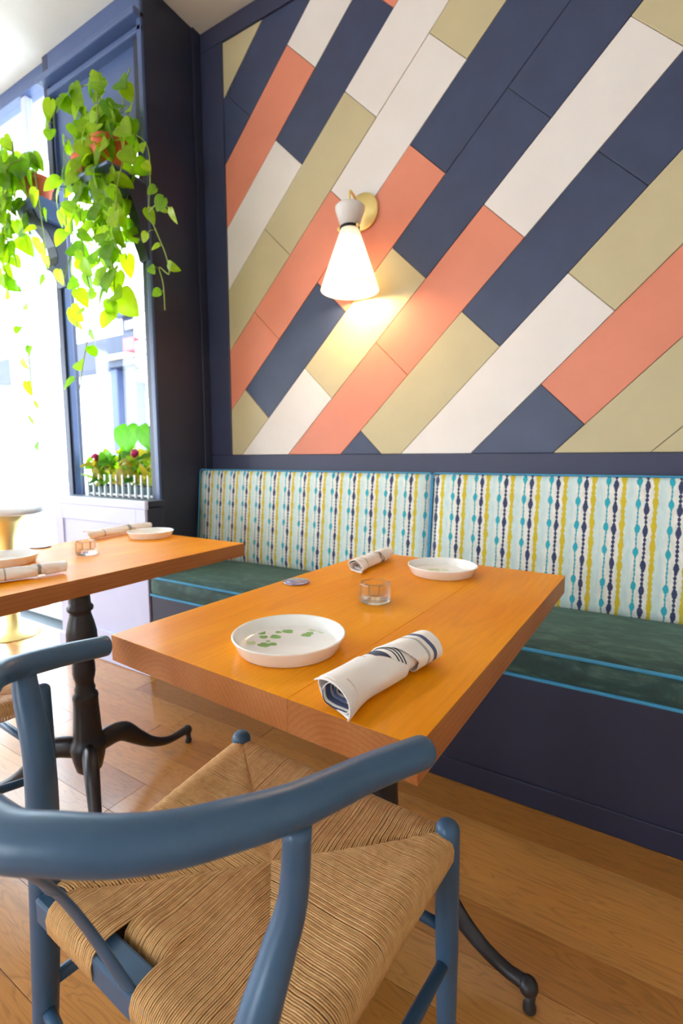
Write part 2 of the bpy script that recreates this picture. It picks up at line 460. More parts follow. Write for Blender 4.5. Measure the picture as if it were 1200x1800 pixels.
# back wall with its field of diagonal painted boards
wb_ = MB().box(WX-.10, XR, WY, WY+.12, 0, CEIL).build('wall_back', M['wall_navy']); struct(wb_)
PX0, PX1, PZ0, PZ1 = -1.925, 1.45, 1.085, 3.2
T0, TS = 3.437, .2265
J0, JS = .065, .336
def J(k): return J0+JS*k
K_, O_, N_, W_ = 'panel_khaki', 'panel_orange', 'panel_navy', 'panel_white'
rows = [
    [(-9, 9, K_)],
    [(-9, J(2), N_), (J(2), J(6), N_), (J(6), 9, W_)],
    [(-9, J(3), O_), (J(3), J(6), W_), (J(6), 9, N_)],
    [(-9, J(2), W_), (J(2), J(4), N_), (J(4), J(7), O_), (J(7), 9, K_)],
    [(-9, J(1), K_), (J(1), J(3), K_), (J(3), J(6), W_), (J(6), 9, N_)],
    [(-9, J(0), O_), (J(0), J(2), O_), (J(2), J(4), W_), (J(4), J(7), K_), (J(7), 9, O_)],
    [(-9, J(-1), K_), (J(-1), J(1), N_), (J(1), J(3), O_), (J(3), J(6), N_), (J(6), 9, W_)],
    [(-9, J(0), W_), (J(0), J(2), K_), (J(2), J(4), N_), (J(4), J(7), N_), (J(7), 9, K_)],
    [(-9, J(1), O_), (J(1), J(3), O_), (J(3), J(5), W_), (J(5), J(7), K_), (J(7), 9, N_)],
    [(-9, J(0), N_), (J(0), J(2), K_), (J(2), J(4), N_), (J(4), J(6), N_), (J(6), 9, O_)],
    [(-9, J(0), W_), (J(0), J(3), W_), (J(3), J(5), K_), (J(5), 9, W_)],
    [(-9, J(2), N_), (J(2), J(5), O_), (J(5), 9, N_)],
    [(-9, J(4)-.005, K_), (J(4)-.005, J(6), W_), (J(6), 9, O_)],
    [(-9, J(5), K_), (J(5), 9, N_)], [(-9, 9, W_)], [(-9, 9, O_)], [(-9, 9, N_)]]
def clip(poly, ax, val, keep_less):
    out = []
    for i in range(len(poly)):
        a, b = poly[i], poly[(i+1) % len(poly)]
        ia = (a[ax] <= val) == keep_less or a[ax] == val; ib = (b[ax] <= val) == keep_less or b[ax] == val
        if ia: out.append(a)
        if ia != ib:
            k = (val-a[ax])/(b[ax]-a[ax]); out.append((a[0]+(b[0]-a[0])*k, a[1]+(b[1]-a[1])*k))
    return out
q2 = math.sqrt(2)
for i, segs in enumerate(rows):
    t1 = (T0+TS*1.6) if i == 0 else T0-TS*(i-1)
    t0 = T0-TS*i
    for s0, s1, m in segs:
        g = .0011
        c = [(s0+g, t0+g), (s1-g, t0+g), (s1-g, t1-g), (s0+g, t1-g)]
        poly = [((s-t)/q2, (s+t)/q2) for s, t in c]
        for ax, val, less in ((0, PX0, False), (0, PX1, True), (1, PZ0, False), (1, PZ1, True)):
            poly = clip(poly, ax, val, less)
            if len(poly) < 3: break
        if len(poly) < 3: continue
        MB().prism(poly, .0115, WY-.012+rng.uniform(-.0012, .0008)).build('panel', M[m], wb_, bevel=.0012, seg=1)
# flat trim boards round the field
def trim(n, x0, x1, y0, y1, z0, z1, m='wall_navy', bev=.002):
    return struct(MB().box(x0, x1, y0, y1, z0, z1).build('trim_%d' % n, M[m], bevel=bev))
trim(1, WX+.001, PX0, WY-.022, WY, 1.085, 3.2)
trim(2, WX+.001, XR, WY-.022, WY, .98, 1.083)
trim(3, WX+.001, XR, WY-.022, WY, 3.202, CEIL-.001)
trim(4, WX-.0005, WX+.012, WY-.075, WY-.023, .99, CEIL-.001, 'wall_dark')

# niche side wall (the dark return) and the front window wall
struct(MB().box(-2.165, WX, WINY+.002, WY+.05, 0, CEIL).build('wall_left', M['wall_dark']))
struct(MB().box(XR, XR+.1, YB, 2.2, 0, CEIL).build('wall_right', M['wall_room']))

# rear wall and street-side wall outside the frame; window openings added for fill light
fr = struct(empty('wall_front'))
mb = MB(); mb.box(XL, XR, YB-.1, YB, 0, .7); mb.box(XL, XR, YB-.1, YB, 2.2, CEIL)

for a, b in ((XL, -1.9), (-.7, XR)): mb.box(a, b, YB-.1, YB, .7, 2.2)
mb.build('masonry', M['wall_room'], fr)
sd = struct(empty('wall_side'))
mb = MB(); mb.box(XL-.1, XL, YB, WINY+.1, 0, .6); mb.box(XL-.1, XL, YB, WINY+.1, 2.35, CEIL)
for a, b in ((YB, -3.2), (-1.6, -1.1), (.9, WINY+.1)): mb.box(XL-.1, XL, a, b, .6, 2.35)
mb.build('masonry', M['wall_room'], sd)

# window_1: the tall window with the blue transom
X0, X1 = -2.894, -2.118
w1 = struct(empty('window_1', (0, 0, 0)))
mb = MB()
mb.box(-2.945, -2.895, WINY, WINY+.08, .12, CEIL-.001)                    # mullion pier
mb.build('pier', M['wall_navy'], w1, bevel=.003)
MB().box(X1, -2.088, WINY-.012, WINY+.05, .12, CEIL-.001).build('stile', M['frame_blue'], w1, bevel=.003)
MB().box(X0, X1, WINY, WINY+.10, 3.14, CEIL-.001).build('header', M['frame_blue'], w1, bevel=.003)
for z0, z1, d in ((3.128, 3.158, .035), (3.075, 3.105, .0)):
    MB().box(-2.94 if d else X0, -2.088, WINY-.012-d, WINY+.06, z0, z1).build('moulding', M['frame_blue'], w1, bevel=.006)
MB().box(X0, X1, WINY+.03, WINY+.05, 2.62, 3.12).build('transom_panel', M['frame_blue'], w1)
MB().box(X0, X0+.012, WINY+.012, WINY+.05, .12, 3.12).build('jamb', M['frame_blue'], w1, bevel=.003)
MB().box(X1-.022, X1, WINY+.012, WINY+.07, .12, 3.12).build('jamb', M['frame_blue'], w1, bevel=.003)
MB().box(X0-.05, -2.09, WINY-.09, WINY+.2, .79, .835).build('sill', M['frame_blue'], w1, bevel=.003)
MB().box(X0, X1, WINY+.19, WINY+.196, .835, 2.62).build('pane', M['pane'], w1)
MB().box(X0, X1, WINY+.03, WINY+.07, 0, .78).build('apron', M['wall_dark'], w1)

# window_2: glazed shop front running on to the left
w2 = struct(empty('window_2', (0, 0, 0)))
A0, A1 = XL, -2.947
MB().box(A0, A1, WINY+.02, WINY+.10, 3.215, CEIL-.001).build('header', M['frame_blue'], w2, bevel=.003)
MB().box(A0, A1, WINY+.02, WINY+.10, .92, .985).build('rail', M['white_slat'], w2, bevel=.003)
MB().box(A0, A1, WINY+.02, WINY+.10, 0, .09).build('bottom_rail', M['white_slat'], w2, bevel=.003)
for x in (-3.26, -3.95, -4.65): MB().box(x, x+.055, WINY+.035, WINY+.075, .985, 3.215).build('mullion', M['lavender'], w2, bevel=.003)  # lavender instead of the frame blue: window glare painted into the mullions
for a, b in ((A0, -4.65), (-4.595, -3.95), (-3.895, -3.26), (-3.205, A1)):
    MB().box(a, b, WINY+.055, WINY+.061, .985, 3.215).build('pane', M['pane'], w2)
MB().box(A0, A1, WINY+.055, WINY+.061, .09, .92).build('pane', M['pane'], w2)

# carved corbel brackets carrying the pots
def corbel(name, xc, w, label):
    root = empty(name, (xc, WINY, 2.1)); tag(root, label, 'corbel')
    # side profile in (-y, z): y toward the room is negative
    pr = [(0, -.06), (.018, -.06), (.03, -.02), (.05, .02), (.085, .03), (.062, .05), (.058, .09), (.07, .14), (.10, .195), (.14, .235), (.17, .262), (.185, .29), (0, .29)]
    mb = MB(); n = len(pr)
    vs = [(-w/2, -a, b) for a, b in pr] + [(w/2, -a, b) for a, b in pr]
    mb.add(vs, [tuple(range(n)), tuple(range(2*n-1, n-1, -1))] + [(i, i+n, (i+1) % n+n, (i+1) % n) for i in range(n)])
    mb.build('scroll_bracket', M['wall_dark'], root, bevel=.003)
    return root
cb = corbel('corbel', -2.85, .09, 'dark blue carved corbel on the mullion between the two windows, under the left pot')
mb = MB(); lv = [(.085, .15, .25), (.105, .18, .30), (.11, .19, .325), (.11, .19, .345)]
mb.add([(sx*w, -d if sy else -.001, z) for w, d, z in lv for sx, sy in ((-1, 1), (1, 1), (1, 0), (-1, 0))],
       [(3,2,1,0), (12,13,14,15)]+[(4*i+j, 4*i+(j+1) % 4, 4*i+4+(j+1) % 4, 4*i+4+j) for i in range(3) for j in range(4)])
mb.build('shelf', M['frame_blue'], cb, bevel=.006)
cb = corbel('corbel', -2.125, .07, 'dark blue carved corbel at the right edge of the window, beside the dark wall')
MB().box(-.34, .03, -.215, -.013, .29, .306).build('shelf', M['frame_blue'], cb, bevel=.006)

# planter box under the window
pb = empty('planter_box', (-2.335, 1.56, 0)); tag(pb, 'pale lavender panelled box standing under the window, end of the banquette', 'planter')
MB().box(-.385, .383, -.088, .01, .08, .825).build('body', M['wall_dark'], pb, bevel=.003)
MB().box(-.385, .385, -.094, -.088, .085, .825).build('front_panel', M['lavender'], pb, bevel=.002)
MB().box(-.392, .392, -.105, -.085, .82, .862).build('top_rail', M['lavender'], pb, bevel=.005)
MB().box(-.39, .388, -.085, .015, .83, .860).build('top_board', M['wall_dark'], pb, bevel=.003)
MB().box(-.405, .39, -.115, .01, 0, .085).build('plinth', M['lavender'], pb, bevel=.006)
for x0, x1 in ((-.385, -.315), (.315, .385)): MB().box(x0, x1, -.102, -.09, .085, .82).build('stile', M['lavender'], pb, bevel=.002)
for z0, z1 in ((.74, .82), (.085, .16)): MB().box(-.315, .315, -.102, -.09, z0, z1).build('rail', M['lavender'], pb, bevel=.002)

# ------------------------------------------------------------------ outside
struct(MB().box(-30, 12, WINY+.25, 30, -.12, -.03).build('ground', M['concrete']))
curb = MB().box(-14, 4, 4.3, 4.9, -.03, .12).build('kerb', M['asphalt']); struct(curb)
BYO = 8.0
def bp(px, py): p = at(px, py, Y=BYO); return p.x, p.z
bx, _ = bp(203, 700); bx2, _ = bp(330, 700); _, zt = bp(230, 535); bl_, zb1 = bp(90, 616); _, zb0 = bp(200, 648)
bd = empty('street_building', (bx, BYO, -.03)); tag(bd, 'blue grey shop building across the street seen through the window pane', 'building')
def bbox(x0, x1, y0, y1, z0, z1, name, m, par=None, bev=.0):
    return MB().box(x0-bx, x1-bx, y0, y1, z0+.03, z1+.03).build(name, M[m], par or bd, bevel=bev)
bbox(bx, bx+9, .3, 5, zb1, zt, 'upper_wall', 'facade')
bbox(bx-.1, bx+9, .1, .3, zt-.18, zt+.1, 'cornice', 'facade_dark', bev=.02)
bbox(bl_-3, bx+9, -.1, .3, zb0, zb1, 'awning_band', 'facade_dark', bev=.02)
bbox(bl_-3, bx+9, .3, 1.4, zb0-.6, zb1, 'lower_wall', 'facade_pane')
for k in range(4):
    x = bx+.22+2.0*k
    f = bbox(x, x+.95, .2, .3, zb1+.3, zt-.4, 'window', 'white_slat', bev=.01)
    bbox(x+.08, x+.44, .17, .2, zb1+.4, zt-.5, 'pane', 'facade_pane', f); bbox(x+.51, x+.87, .17, .2, zb1+.4, zt-.5, 'pane', 'facade_pane', f)
for k in range(7): bbox(bx-.2+.75*k, bx+.1+.75*k, .0, .3, -.03, zb0, 'column', 'facade_pale', bev=.03)
xs, zs = bp(250, 612); xs2, zs2 = bp(255, 545)
bbox(xs-.12, xs+.30, -.45, -.1, zs-.15, zs+.15, 'shop_sign', 'sign_red', bev=.02)
for k in range(7): bbox(xs+.34, xs+.66, -.5, -.2, zs-.9+.33*k, zs-.62+.33*k, 'sign_lamp', 'white_slat', bev=.08)
x0, z0 = bp(196, 632); x1, _ = bp(256, 632); bbox(x0, x1, -.2, -.1, z0-.06, z0+.06, 'sign_strip', 'sign_tan')

# ------------------------------------------------------------------ banquette
BX0, BX1 = -1.94, 1.35
bb = empty('banquette_base', (0, 1.75, 0)); tag(bb, 'dark navy panelled bench base running under the green seat cushions', 'bench')
MB().box(BX0, BX1, -.285, .285, .0, .405).build('body', M['base_navy'], bb, bevel=.004)
MB().box(BX0, BX1, -.291, -.285, .0, .075).build('kick_board', M['base_navy'], bb, bevel=.003)

def puffy(x0, x1, y0, y1, z0, z1, r, puff, nx, ny, nz):
    """rounded, slightly crowned cushion block as a closed grid"""
    bm = bmesh.new()
    bmesh.ops.create_cube(bm, size=1)
    bmesh.ops.subdivide_edges(bm, edges=[e for e in bm.edges if abs((e.verts[0].co-e.verts[1].co).x) > .5], cuts=nx, use_grid_fill=True)
    bmesh.ops.subdivide_edges(bm, edges=[e for e in bm.edges if abs((e.verts[0].co-e.verts[1].co).y) > .5], cuts=ny, use_grid_fill=True)
    bmesh.ops.subdivide_edges(bm, edges=[e for e in bm.edges if abs((e.verts[0].co-e.verts[1].co).z) > .5], cuts=nz, use_grid_fill=True)
    cx, cy, cz = (x0+x1)/2, (y0+y1)/2, (z0+z1)/2; hx, hy, hz = (x1-x0)/2, (y1-y0)/2, (z1-z0)/2
    mb = MB()
    vs = []
    for v in bm.verts:
        u = v.co*2
        p = Vector((u.x*hx, u.y*hy, u.z*hz))
        q = Vector([max(-h+r, min(h-r, c)) for c, h in zip(p, (hx, hy, hz))])
        d = p-q
        if d.length > 1e-6: p = q + d.normalized()*min(d.length, r)
        e = lambda s: 1-abs(s)**4
        p.z += puff*e(u.x)*e(u.y)*u.z if abs(u.z) > .99 else 0
        if ny and abs(u.y) > .99: p.y += puff*.6*e(u.x)*e(u.z)*u.y
        vs.append((cx+p.x, cy+p.y, cz+p.z))
    bm.verts.index_update()
    mb.add(vs, [tuple(v.index for v in f.verts) for f in bm.faces], True); bm.free(); return mb

def pipe_loop(pts, r): return MB().tube(pts+[pts[0]], r, 8, caps=False)
def seat_cushion(x0, x1, label):
    L = (x1-x0)/2
    root = empty('seat_cushion', ((x0+x1)/2, 1.69, .406)); tag(root, label, 'cushion', None)
    puffy(-L, L, -.235, .325, .002, .101, .016, .014, 30, 10, 3).build('cover', M['velvet'], root)
    for z in (.094, .007):
        rr = .012; pts = []
        for cx, cy, a0 in ((L-rr, .325-rr, 0), (-L+rr, .325-rr, 90), (-L+rr, -.235+rr, 180), (L-rr, -.235+rr, 270)):
            for k in range(5):
                g = R(a0+22.5*k); pts.append((cx+rr*math.cos(g), cy+rr*math.sin(g), z))
        pipe_loop(pts, .0058).build('piping', M['piping'], root)
    return root
seat_cushion(-1.936, -.695, 'dark green velvet seat cushion with blue piping, left half of the bench')
seat_cushion(-.688, 1.30, 'dark green velvet seat cushion with blue piping, right half of the bench')
def back_cushion(x0, x1, label):
    L = (x1-x0)/2; H = .492
    root = empty('back_cushion', ((x0+x1)/2, 1.873, .512)); root.rotation_euler = (-R(5.2), 0, 0); tag(root, label, 'cushion')
    puffy(-L, L, .003, .105, .0, H, .02, .004, 30, 3, 12).build('cover', M['fabric'], root)
    rr = .014; pts = []
    for cx, cz, a0 in ((L-rr, H-rr, 0), (-L+rr, H-rr, 90), (-L+rr, rr, 180), (L-rr, rr, 270)):
        for k in range(5):
            g = R(a0+22.5*k); pts.append((cx+rr*math.cos(g), .006, cz+rr*math.sin(g)))
    pipe_loop(pts, .0038).build('piping', M['piping'], root)
back_cushion(-2.072, -.703, 'back cushion in bead striped fabric at the left end of the bench')
back_cushion(-.697, 1.30, 'back cushion in bead striped fabric on the right side of the bench')

# ------------------------------------------------------------------ tables
def pedestal(root, angs, r_foot=.345):
    col = [(.010,.105),(.024,.110),(.036,.122),(.044,.155),(.048,.180),(.051,.192),(.050,.202),(.045,.212),(.040,.222),(.0395,.235),(.0345,.325),(.0345,.345),(.036,.350),(.034,.358),(.0275,.366),(.029,.378),(.0255,.388),(.0255,.400),
           (.029,.412),(.0315,.428),(.031,.45),(.0285,.466),(.031,.482),(.037,.497),(.042,.524),(.0415,.55),(.036,.578),(.029,.605),(.0285,.612),(.035,.618),(.036,.628),(.0295,.636),(.0285,.66),(.034,.694)]
    MB().lathe(col, 32).build('column', M['black_metal'], root)
    MB().box(-.085, .085, -.085, .085, .694, .7015).build('mounting_plate', M['black_metal'], root, bevel=.002)
    for a in angs:
        a = R(a); d = (math.cos(a), math.sin(a))
        P = [Vector((d[0]*r, d[1]*r, z)) for r, z in ((.012,.172),(.06,.188),(.115,.180),(.165,.135),(.21,.095),(.255,.068),(.30,.054),(r_foot-.008,.052))]
        P = spline(P, 5); n = len(P)
        mb = MB().tube(P, lerpl([.028,.034,.031,.024,.019,.0155,.0135,.014], n), 12, flat=(lerpl([.62,.62,.68,.75,.8,.85,.9,.95], n), (0,0,1)))
        mb.ball((d[0]*r_foot, d[1]*r_foot, .050), .0185, 14, 8)
        mb.lathe([(.010,0),(.0125,.003),(.0125,.012),(.009,.02),(.011,.04)], 14, (d[0]*(r_foot+.004), d[1]*(r_foot+.004), 0))
        mb.build('leg', M['black_metal'], root)
def board_top(root, w, l, cuts, t=.047, off=(0, 0)):
    xs = [-w/2] + cuts + [w/2]
    for a, b in zip(xs, xs[1:]):
        c = (a+b)/2
        MB().box(a-c+.00005, b-c-.00005, -l/2, l/2, -t/2, t/2).build('board', M['table_wood'], root, bevel=.0005, seg=1, loc=(c+off[0], off[1], .75-t/2))
TR = R(-3.2)
t1 = empty('dining_table', (-.449, .940, 0), TR); tag(t1, 'honey wood dining table in front with black iron pedestal, set for two', 'table')
board_top(t1, .5937, .9226, [.111])
pedestal(t1, [-9+3.2, 111+3.2, 231+3.2])
t2 = empty('dining_table', (-1.365, .785, 0), 0); tag(t2, 'honey wood dining table at the left by the window, black tripod pedestal', 'table')
board_top(t2, .5937, .9226, [.111], off=(-1.2123-.2968-(-1.365)+.006, 1.3214-.4613-.785))
pedestal(t2, [90, 212, 332], .375)

# ------------------------------------------------------------------ wishbone chair
def make_chair(label):
    # built at its place, root at the floor under the seat
    root = empty('dining_chair', (-.45, .51, 0)); tag(root, label, 'chair')
    O = Vector((-.45, .51, 0))
    def L(p): return Vector(p)-O
    FL, FR, RL, RR = Vector((-.695,.738)), Vector((-.222,.716)), Vector((-.665,.318)), Vector((-.262,.300))
    blue = M['chair_blue']
    # front legs
    for (x, y), dx in ((FL, -.006), (FR, .008)):
        prof = [(0, .0, .0145), (.10, .10, .0165), (.25, .25, .0195), (.42, .42, .0200), (.450, .450, .0200)]
        P = [L((x+dx*(1-z/.45), y, z)) for _, z, _ in prof]; rad = [r for *_, r in prof]
        for k in range(1, 7):
            g = PI/2*k/6; P.append(L((x, y, .450+.0185*math.sin(g)))); rad.append(max(.0006, .0200*math.cos(g)))
        MB().tube(P, rad, 20).build('front_leg', blue, root)
    # rear legs sweep up to the arm bow
    rl = spline([L(p) for p in ((-.705,.300,0), (-.702,.314,.22), (-.703,.327,.44), (-.702,.331,.55), (-.703,.331,.64), at(44,1205,Z=.733), at(47,1172,Z=.7605))], 6)
    MB().tube(rl, lerpl([.014,.018,.0215,.0205,.0175,.0125], len(rl)), 16, flat=(1.0, (0,1,0))).build('rear_leg', blue, root)
    rr = spline([L(p) for p in ((-.236,.205,0), (-.242,.215,.2), (-.246,.228,.44), (-.244,.243,.53), (-.240,.264,.59), (-.236,.288,.635), (-.229,.302,.68), (-.224,.304,.752))], 6)
    MB().tube(rr, lerpl([.014,.018,.0215,.0205,.0185,.016,.0135,.0125], len(rr)), 16).build('rear_leg', blue, root)
    # arm bow: control points lie on the photographed curve
    bow = [at(741,1322,Z=.747), at(650,1357,Z=.757), at(520,1416,Z=.768), at(400,1452,Z=.776), at(300,1476,Z=.781), at(200,1486,Z=.785), at(100,1483,Z=.788), at(0,1470,Z=.788),
           Vector((-.455,.150,.788)), Vector((-.53,.165,.786)), Vector((-.60,.198,.782)), Vector((-.66,.250,.776)), at(0,1184,Z=.766), at(100,1154,Z=.757), at(186,1135,Z=.7475)]
    bow = spline([L(p) for p in bow], 6); n = len(bow)
    rad = lerpl([.0172,.0172,.0182,.0192,.0196,.0198,.02,.02,.02,.02,.0196,.019,.0182,.0176,.0172], n)
    # rounded ends
    d0 = (bow[0]-bow[1]).normalized(); d1 = (bow[-1]-bow[-2]).normalized()
    pre = [bow[0]+d0*.013*math.sin(PI/2*k/5) for k in range(5, 0, -1)]; prr = [max(.0008, .0172*math.cos(PI/2*k/5.0)) for k in range(5, 0, -1)]
    pst = [bow[-1]+d1*.005*math.sin(PI/2*k/5) for k in range(1, 6)]; psr = prr[::-1]
    MB().tube(pre+bow+pst, prr+rad+psr, 20).build('arm_bow', blue, root)
    # y-shaped back splat: two bent arms joining at the seat rail
    for s in (1, -1):
        base = Vector((-.458+.010*s, .302, .40)); mid = at(150, 1622, Y=.262) ; top = at(-6, 1512, Y=.150)
        P = [Vector((-.458,.314,.425)), at(236,1748,Y=.303), at(160,1640,Y=.272), at(100,1570,Y=.235), at(27,1522,Y=.185), at(-15,1502,Y=.158)]
        if s < 0: P = [at(100,1570,Y=.237), at(84,1559,Y=.226), Vector((-.478,.200,.70)), Vector((-.515,.180,.745)), Vector((-.535,.168,.785))]
        P = spline([L(p) for p in P], 6); n = len(P)
        MB().tube(P, lerpl([.0105,.0105,.010,.010,.0105,.0115], n), 12, flat=(.36, (1,.35,0))).build('splat_arm', blue, root)
    # seat rails and stretchers
    def bar(name, a, b, r, fl_=None):
        MB().tube([L(a), L(Vector(a).lerp(Vector(b), .5)), L(b)], [r*.85, r, r*.85], 14, flat=fl_).build(name, blue, root)
    up = ((0,0,1))
    mbx = MB(); a = Vector((*RL, 0)); e = (RR-RL).normalized(); nn = Vector((-e.y, e.x))
    pp = [RL-e*.02-nn*.015, RR+e*.02-nn*.015, RR+e*.02+nn*.022, RL-e*.02+nn*.022]
    mbx.add([L((*p, z)) for z in (.405, .4425) for p in pp], [(0,3,2,1),(4,5,6,7),(0,1,5,4),(1,2,6,5),(2,3,7,6),(3,0,4,7)])
    mbx.build('seat_rail', blue, root, bevel=.004)
    bar('seat_rail', (*FL, .424), (*FR, .424), .013)
    bar('seat_rail', (RL.x+.004,.33,.424), (*FL, .424), .012); bar('seat_rail', (RR.x-.004,.30,.424), (FR.x-.004,FR.y,.424), .012)
    bar('stretcher', (*FL, .27), (*FR, .27), .0105)
    bar('stretcher', (-.703,.318,.28), (FL.x-.002, FL.y, .215), .0115); bar('stretcher', (-.244,.222,.315), (FR.x+.003, FR.y, .213), .0115)
    bar('stretcher', (-.703,.316,.25), (-.243,.217,.25), .0105)
    # woven paper-cord seat: four fields of cords, each cord its own round strand
    Cc = Vector((-.447, .535)); mb = MB(); sp = .0031; rc = .00148
    inner = .5*(FL+FR)
    def field(P, Q, gap=None, thick=.0):
        e = (Q-P); ln = e.length; e.normalize(); d = Vector((-e.y, e.x))
        if (Cc-P).dot(d) < 0: d = -d
        hC = (Cc-P).dot(d); uC = (Cc-P).dot(e)
        n = int(ln/sp)
        for i in range(n):
            u = (i+.5)/n*ln
            if u < .014 or u > ln-.014: continue
            dep = hC*(u/uC if u < uC else (ln-u)/(ln-uC))
            if dep < .004: continue
            j = rng.uniform(-.0004, .0004); jz = rng.uniform(-.0005, .0005)
            ss = [-.016, -.017, -.0125, -.006, .002, .010, .018, .03]; zz = [.412, .431, .4440, .4485, .4502, .4508, .4505, .4485]
            k = 5
            if gap is not None and gap[0] < u < gap[1]:      # dive down behind the bare stretch of rail that holds the splat
                ss = [.0275, .0275, .0300, .036, .045, .056]; zz = [.404, .428, .4395, .4455, .4482, .4485]
                pts0 = []
            else: pts0 = [(.004, .4035)]
            pts = pts0+list(zip(ss, zz))
            pts = [(s, z) for s, z in pts if s < dep-.004]
            far = max(dep, .01)
            s_last = pts[-1][0]
            for q in range(1, k+1):
                s = s_last+(far-s_last)*q/k
                sag = .4485-.0145*min(1, s/.22) if s > .03 else .4485
                if q == k: sag -= .004
                pts.append((s, sag))
            V = []
            for s, z in pts:
                uu = u+j
                V.append(L((*(P+e*uu+d*s), z+jz+thick)))
            mb.tube(V, rc, 5, caps=False)
    field(FR, FL, thick=-.001)
    field(RL, RR, gap=(.128, .208))
    field(FL, RL); field(RR, FR)
    w = mb.build('woven_seat', M['cord'], root); w['kind'] = 'stuff'
    # underlay of crossing cords, cord colour darkened for shade between the top strands
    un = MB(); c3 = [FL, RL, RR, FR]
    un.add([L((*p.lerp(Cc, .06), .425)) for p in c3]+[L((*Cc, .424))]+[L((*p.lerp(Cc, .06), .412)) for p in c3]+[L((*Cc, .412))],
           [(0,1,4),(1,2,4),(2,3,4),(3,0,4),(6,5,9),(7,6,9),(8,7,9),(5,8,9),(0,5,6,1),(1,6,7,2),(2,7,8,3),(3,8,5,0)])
    un.build('seat_underlay', M['cord_shaded'], root)
    return root
chair = make_chair('slate blue wishbone chair in front, curved arm bow, woven cord seat')
ch2 = copy_tree(chair); ch2.location = chair.location + (Vector((*at(74, 1212, Z=.452).xy, 0)) - Vector((-.222, .716, 0)))
ch2['label'] = 'blue wishbone chair at the left table, mostly cut off by the left picture edge'
for o in (chair, ch2): o['group'] = 'wishbone chairs at the tables'

# ------------------------------------------------------------------ table settings
def plate(name, loc, r, label, seed, prints):
    root = empty(name, loc); tag(root, label, 'plate', 'white plates on the tables')
    k = r/.095
    prof = [(.0005,.002),(.074*k,.002),(.077*k,.0),(.082*k,.0),(.0845*k,.003),(.0935*k,.0225),(.0948*k,.0245),(.0945*k,.0258),(.0930*k,.0263),(.0912*k,.0255),(.0900*k,.023),(.0845*k,.0105),(.0805*k,.0074),(.074*k,.0062),(.0005,.0062)]
    MB().lathe(prof, 64).build('dish', M['ceramic'], root)
    if prints:
        rg = random.Random(seed)
        for nm, mat, lst in (('leaf_print', 'leaf_print', prints[0]), ('leaf_print', 'leaf_print_pale', prints[1])):
            mb = MB()
            for x, y, s, a in lst:
                pts = []
                for i in range(12):
                    g = 2*PI*i/12; rr = s*(1-.45*math.cos(g/1.0)**8*(1 if math.cos(g) > 0 else 0))*(1+.28*(math.cos(g) < -.8))
                    pts.append((x+rr*math.cos(g+a)*1.0, y+rr*math.sin(g+a)*.8))
                z0, z1 = .0062, .0065
                n = len(pts); mb.add([(p[0], p[1], z0) for p in pts]+[(p[0], p[1], z1) for p in pts], [tuple(range(2*n-1, n-1, -1))]+[(i, (i+1) % n, (i+1) % n+n, i+n) for i in range(n)])
            if lst: mb.build(nm, M[mat], root)
    return root
pA = at(508, 1136, Z=.752)
def lp(px, py, sz, a): p = at(px, py, Z=.7565); return (p.x-pA.x, p.y-pA.y, sz, a)
pr1 = ([lp(460,1112,.0105,.6), lp(463,1119,.008,2.2), lp(482,1119,.010,3.4), lp(508,1110,.0105,.5), lp(490,1111,.006,1.5), lp(462,1133,.0105,3.0), lp(481,1132,.007,.8), lp(472,1127,.004,1), lp(536,1116,.009,3.2), lp(546,1113,.007,.5)],
       [lp(441,1129,.0085,2.4), lp(552,1107,.0085,1.2), lp(567,1111,.0075,.2), lp(486,1104,.006,1.0)])
plate('dinner_plate', (pA.x, pA.y, .7502), .0935, 'white plate with green leaf print at the near edge of the front table', 1, pr1)
pB = at(777, 1007, Z=.752)
plate('dinner_plate', (pB.x, pB.y, .7502), .0935, 'white plate at the bench end of the front table', 2, ([], [(-.02,.012,.012,.5),(0,.02,.010,2),(-.035,0,.01,4),(.02,.0,.008,1),(-.01,-.01,.009,3)]))
pC = at(265, 943, Z=.752)
plate('dinner_plate', (pC.x, pC.y, .7502), .088, 'white plate at the bench end of the left table', 3, None)
pD = at(18, 991, Z=.752)
plate('dinner_plate', (pD.x-.03, pD.y, .7502), .088, 'white plate behind the rolled napkin on the left table, half out of picture', 4, None)

def votive(loc, rz, label):
    root = empty('votive_holder', loc, rz); tag(root, label, 'candle holder', 'glass votive holders')
    mb = MB(); n = 8
    def oct_(r, z, cut=.62):
        a = r; c = r*cut
        return [(a-c, -a, z), (a, -a+c, z), (a, a-c, z), (a-c, a, z), (-a+c, a, z), (-a, a-c, z), (-a, -a+c, z), (-a+c, -a, z)]
    lay = [oct_(.027, 0), oct_(.0335, .007), oct_(.0335, .040), oct_(.0320, .0435, .62)]
    m2 = [(.0245, .0435), (.0232, .041), (.0205, .020), (.016, .016)]
    vs = [v for l_ in lay for v in l_]; fs = [tuple(range(7, -1, -1))]
    for i in range(len(lay)-1):
        for j in range(8): fs.append((i*8+j, i*8+(j+1) % 8, (i+1)*8+(j+1) % 8, (i+1)*8+j))
    b = len(vs); N = 8
    for r, z in m2:
        for j in range(8):
            g = -PI/2+PI/8+2*PI*j/8; vs.append((r*math.cos(g), r*math.sin(g), z))
    rows_ = [(len(lay)-1)*8]+[b+8*i for i in range(len(m2))]
    for a, c in zip(rows_, rows_[1:]):
        for j in range(8): fs.append((a+j, a+(j+1) % 8, c+(j+1) % 8, c+j))
    fs.append(tuple(rows_[-1]+j for j in range(8)))
    mb.add(vs, fs); mb.build('glass_cup', M['glass'], root, bevel=.0008, seg=2)
    return root
v1 = at(659, 1056, Z=.752); votive((v1.x, v1.y, .7502), R(22), 'small faceted clear glass candle holder in the middle of the front table')
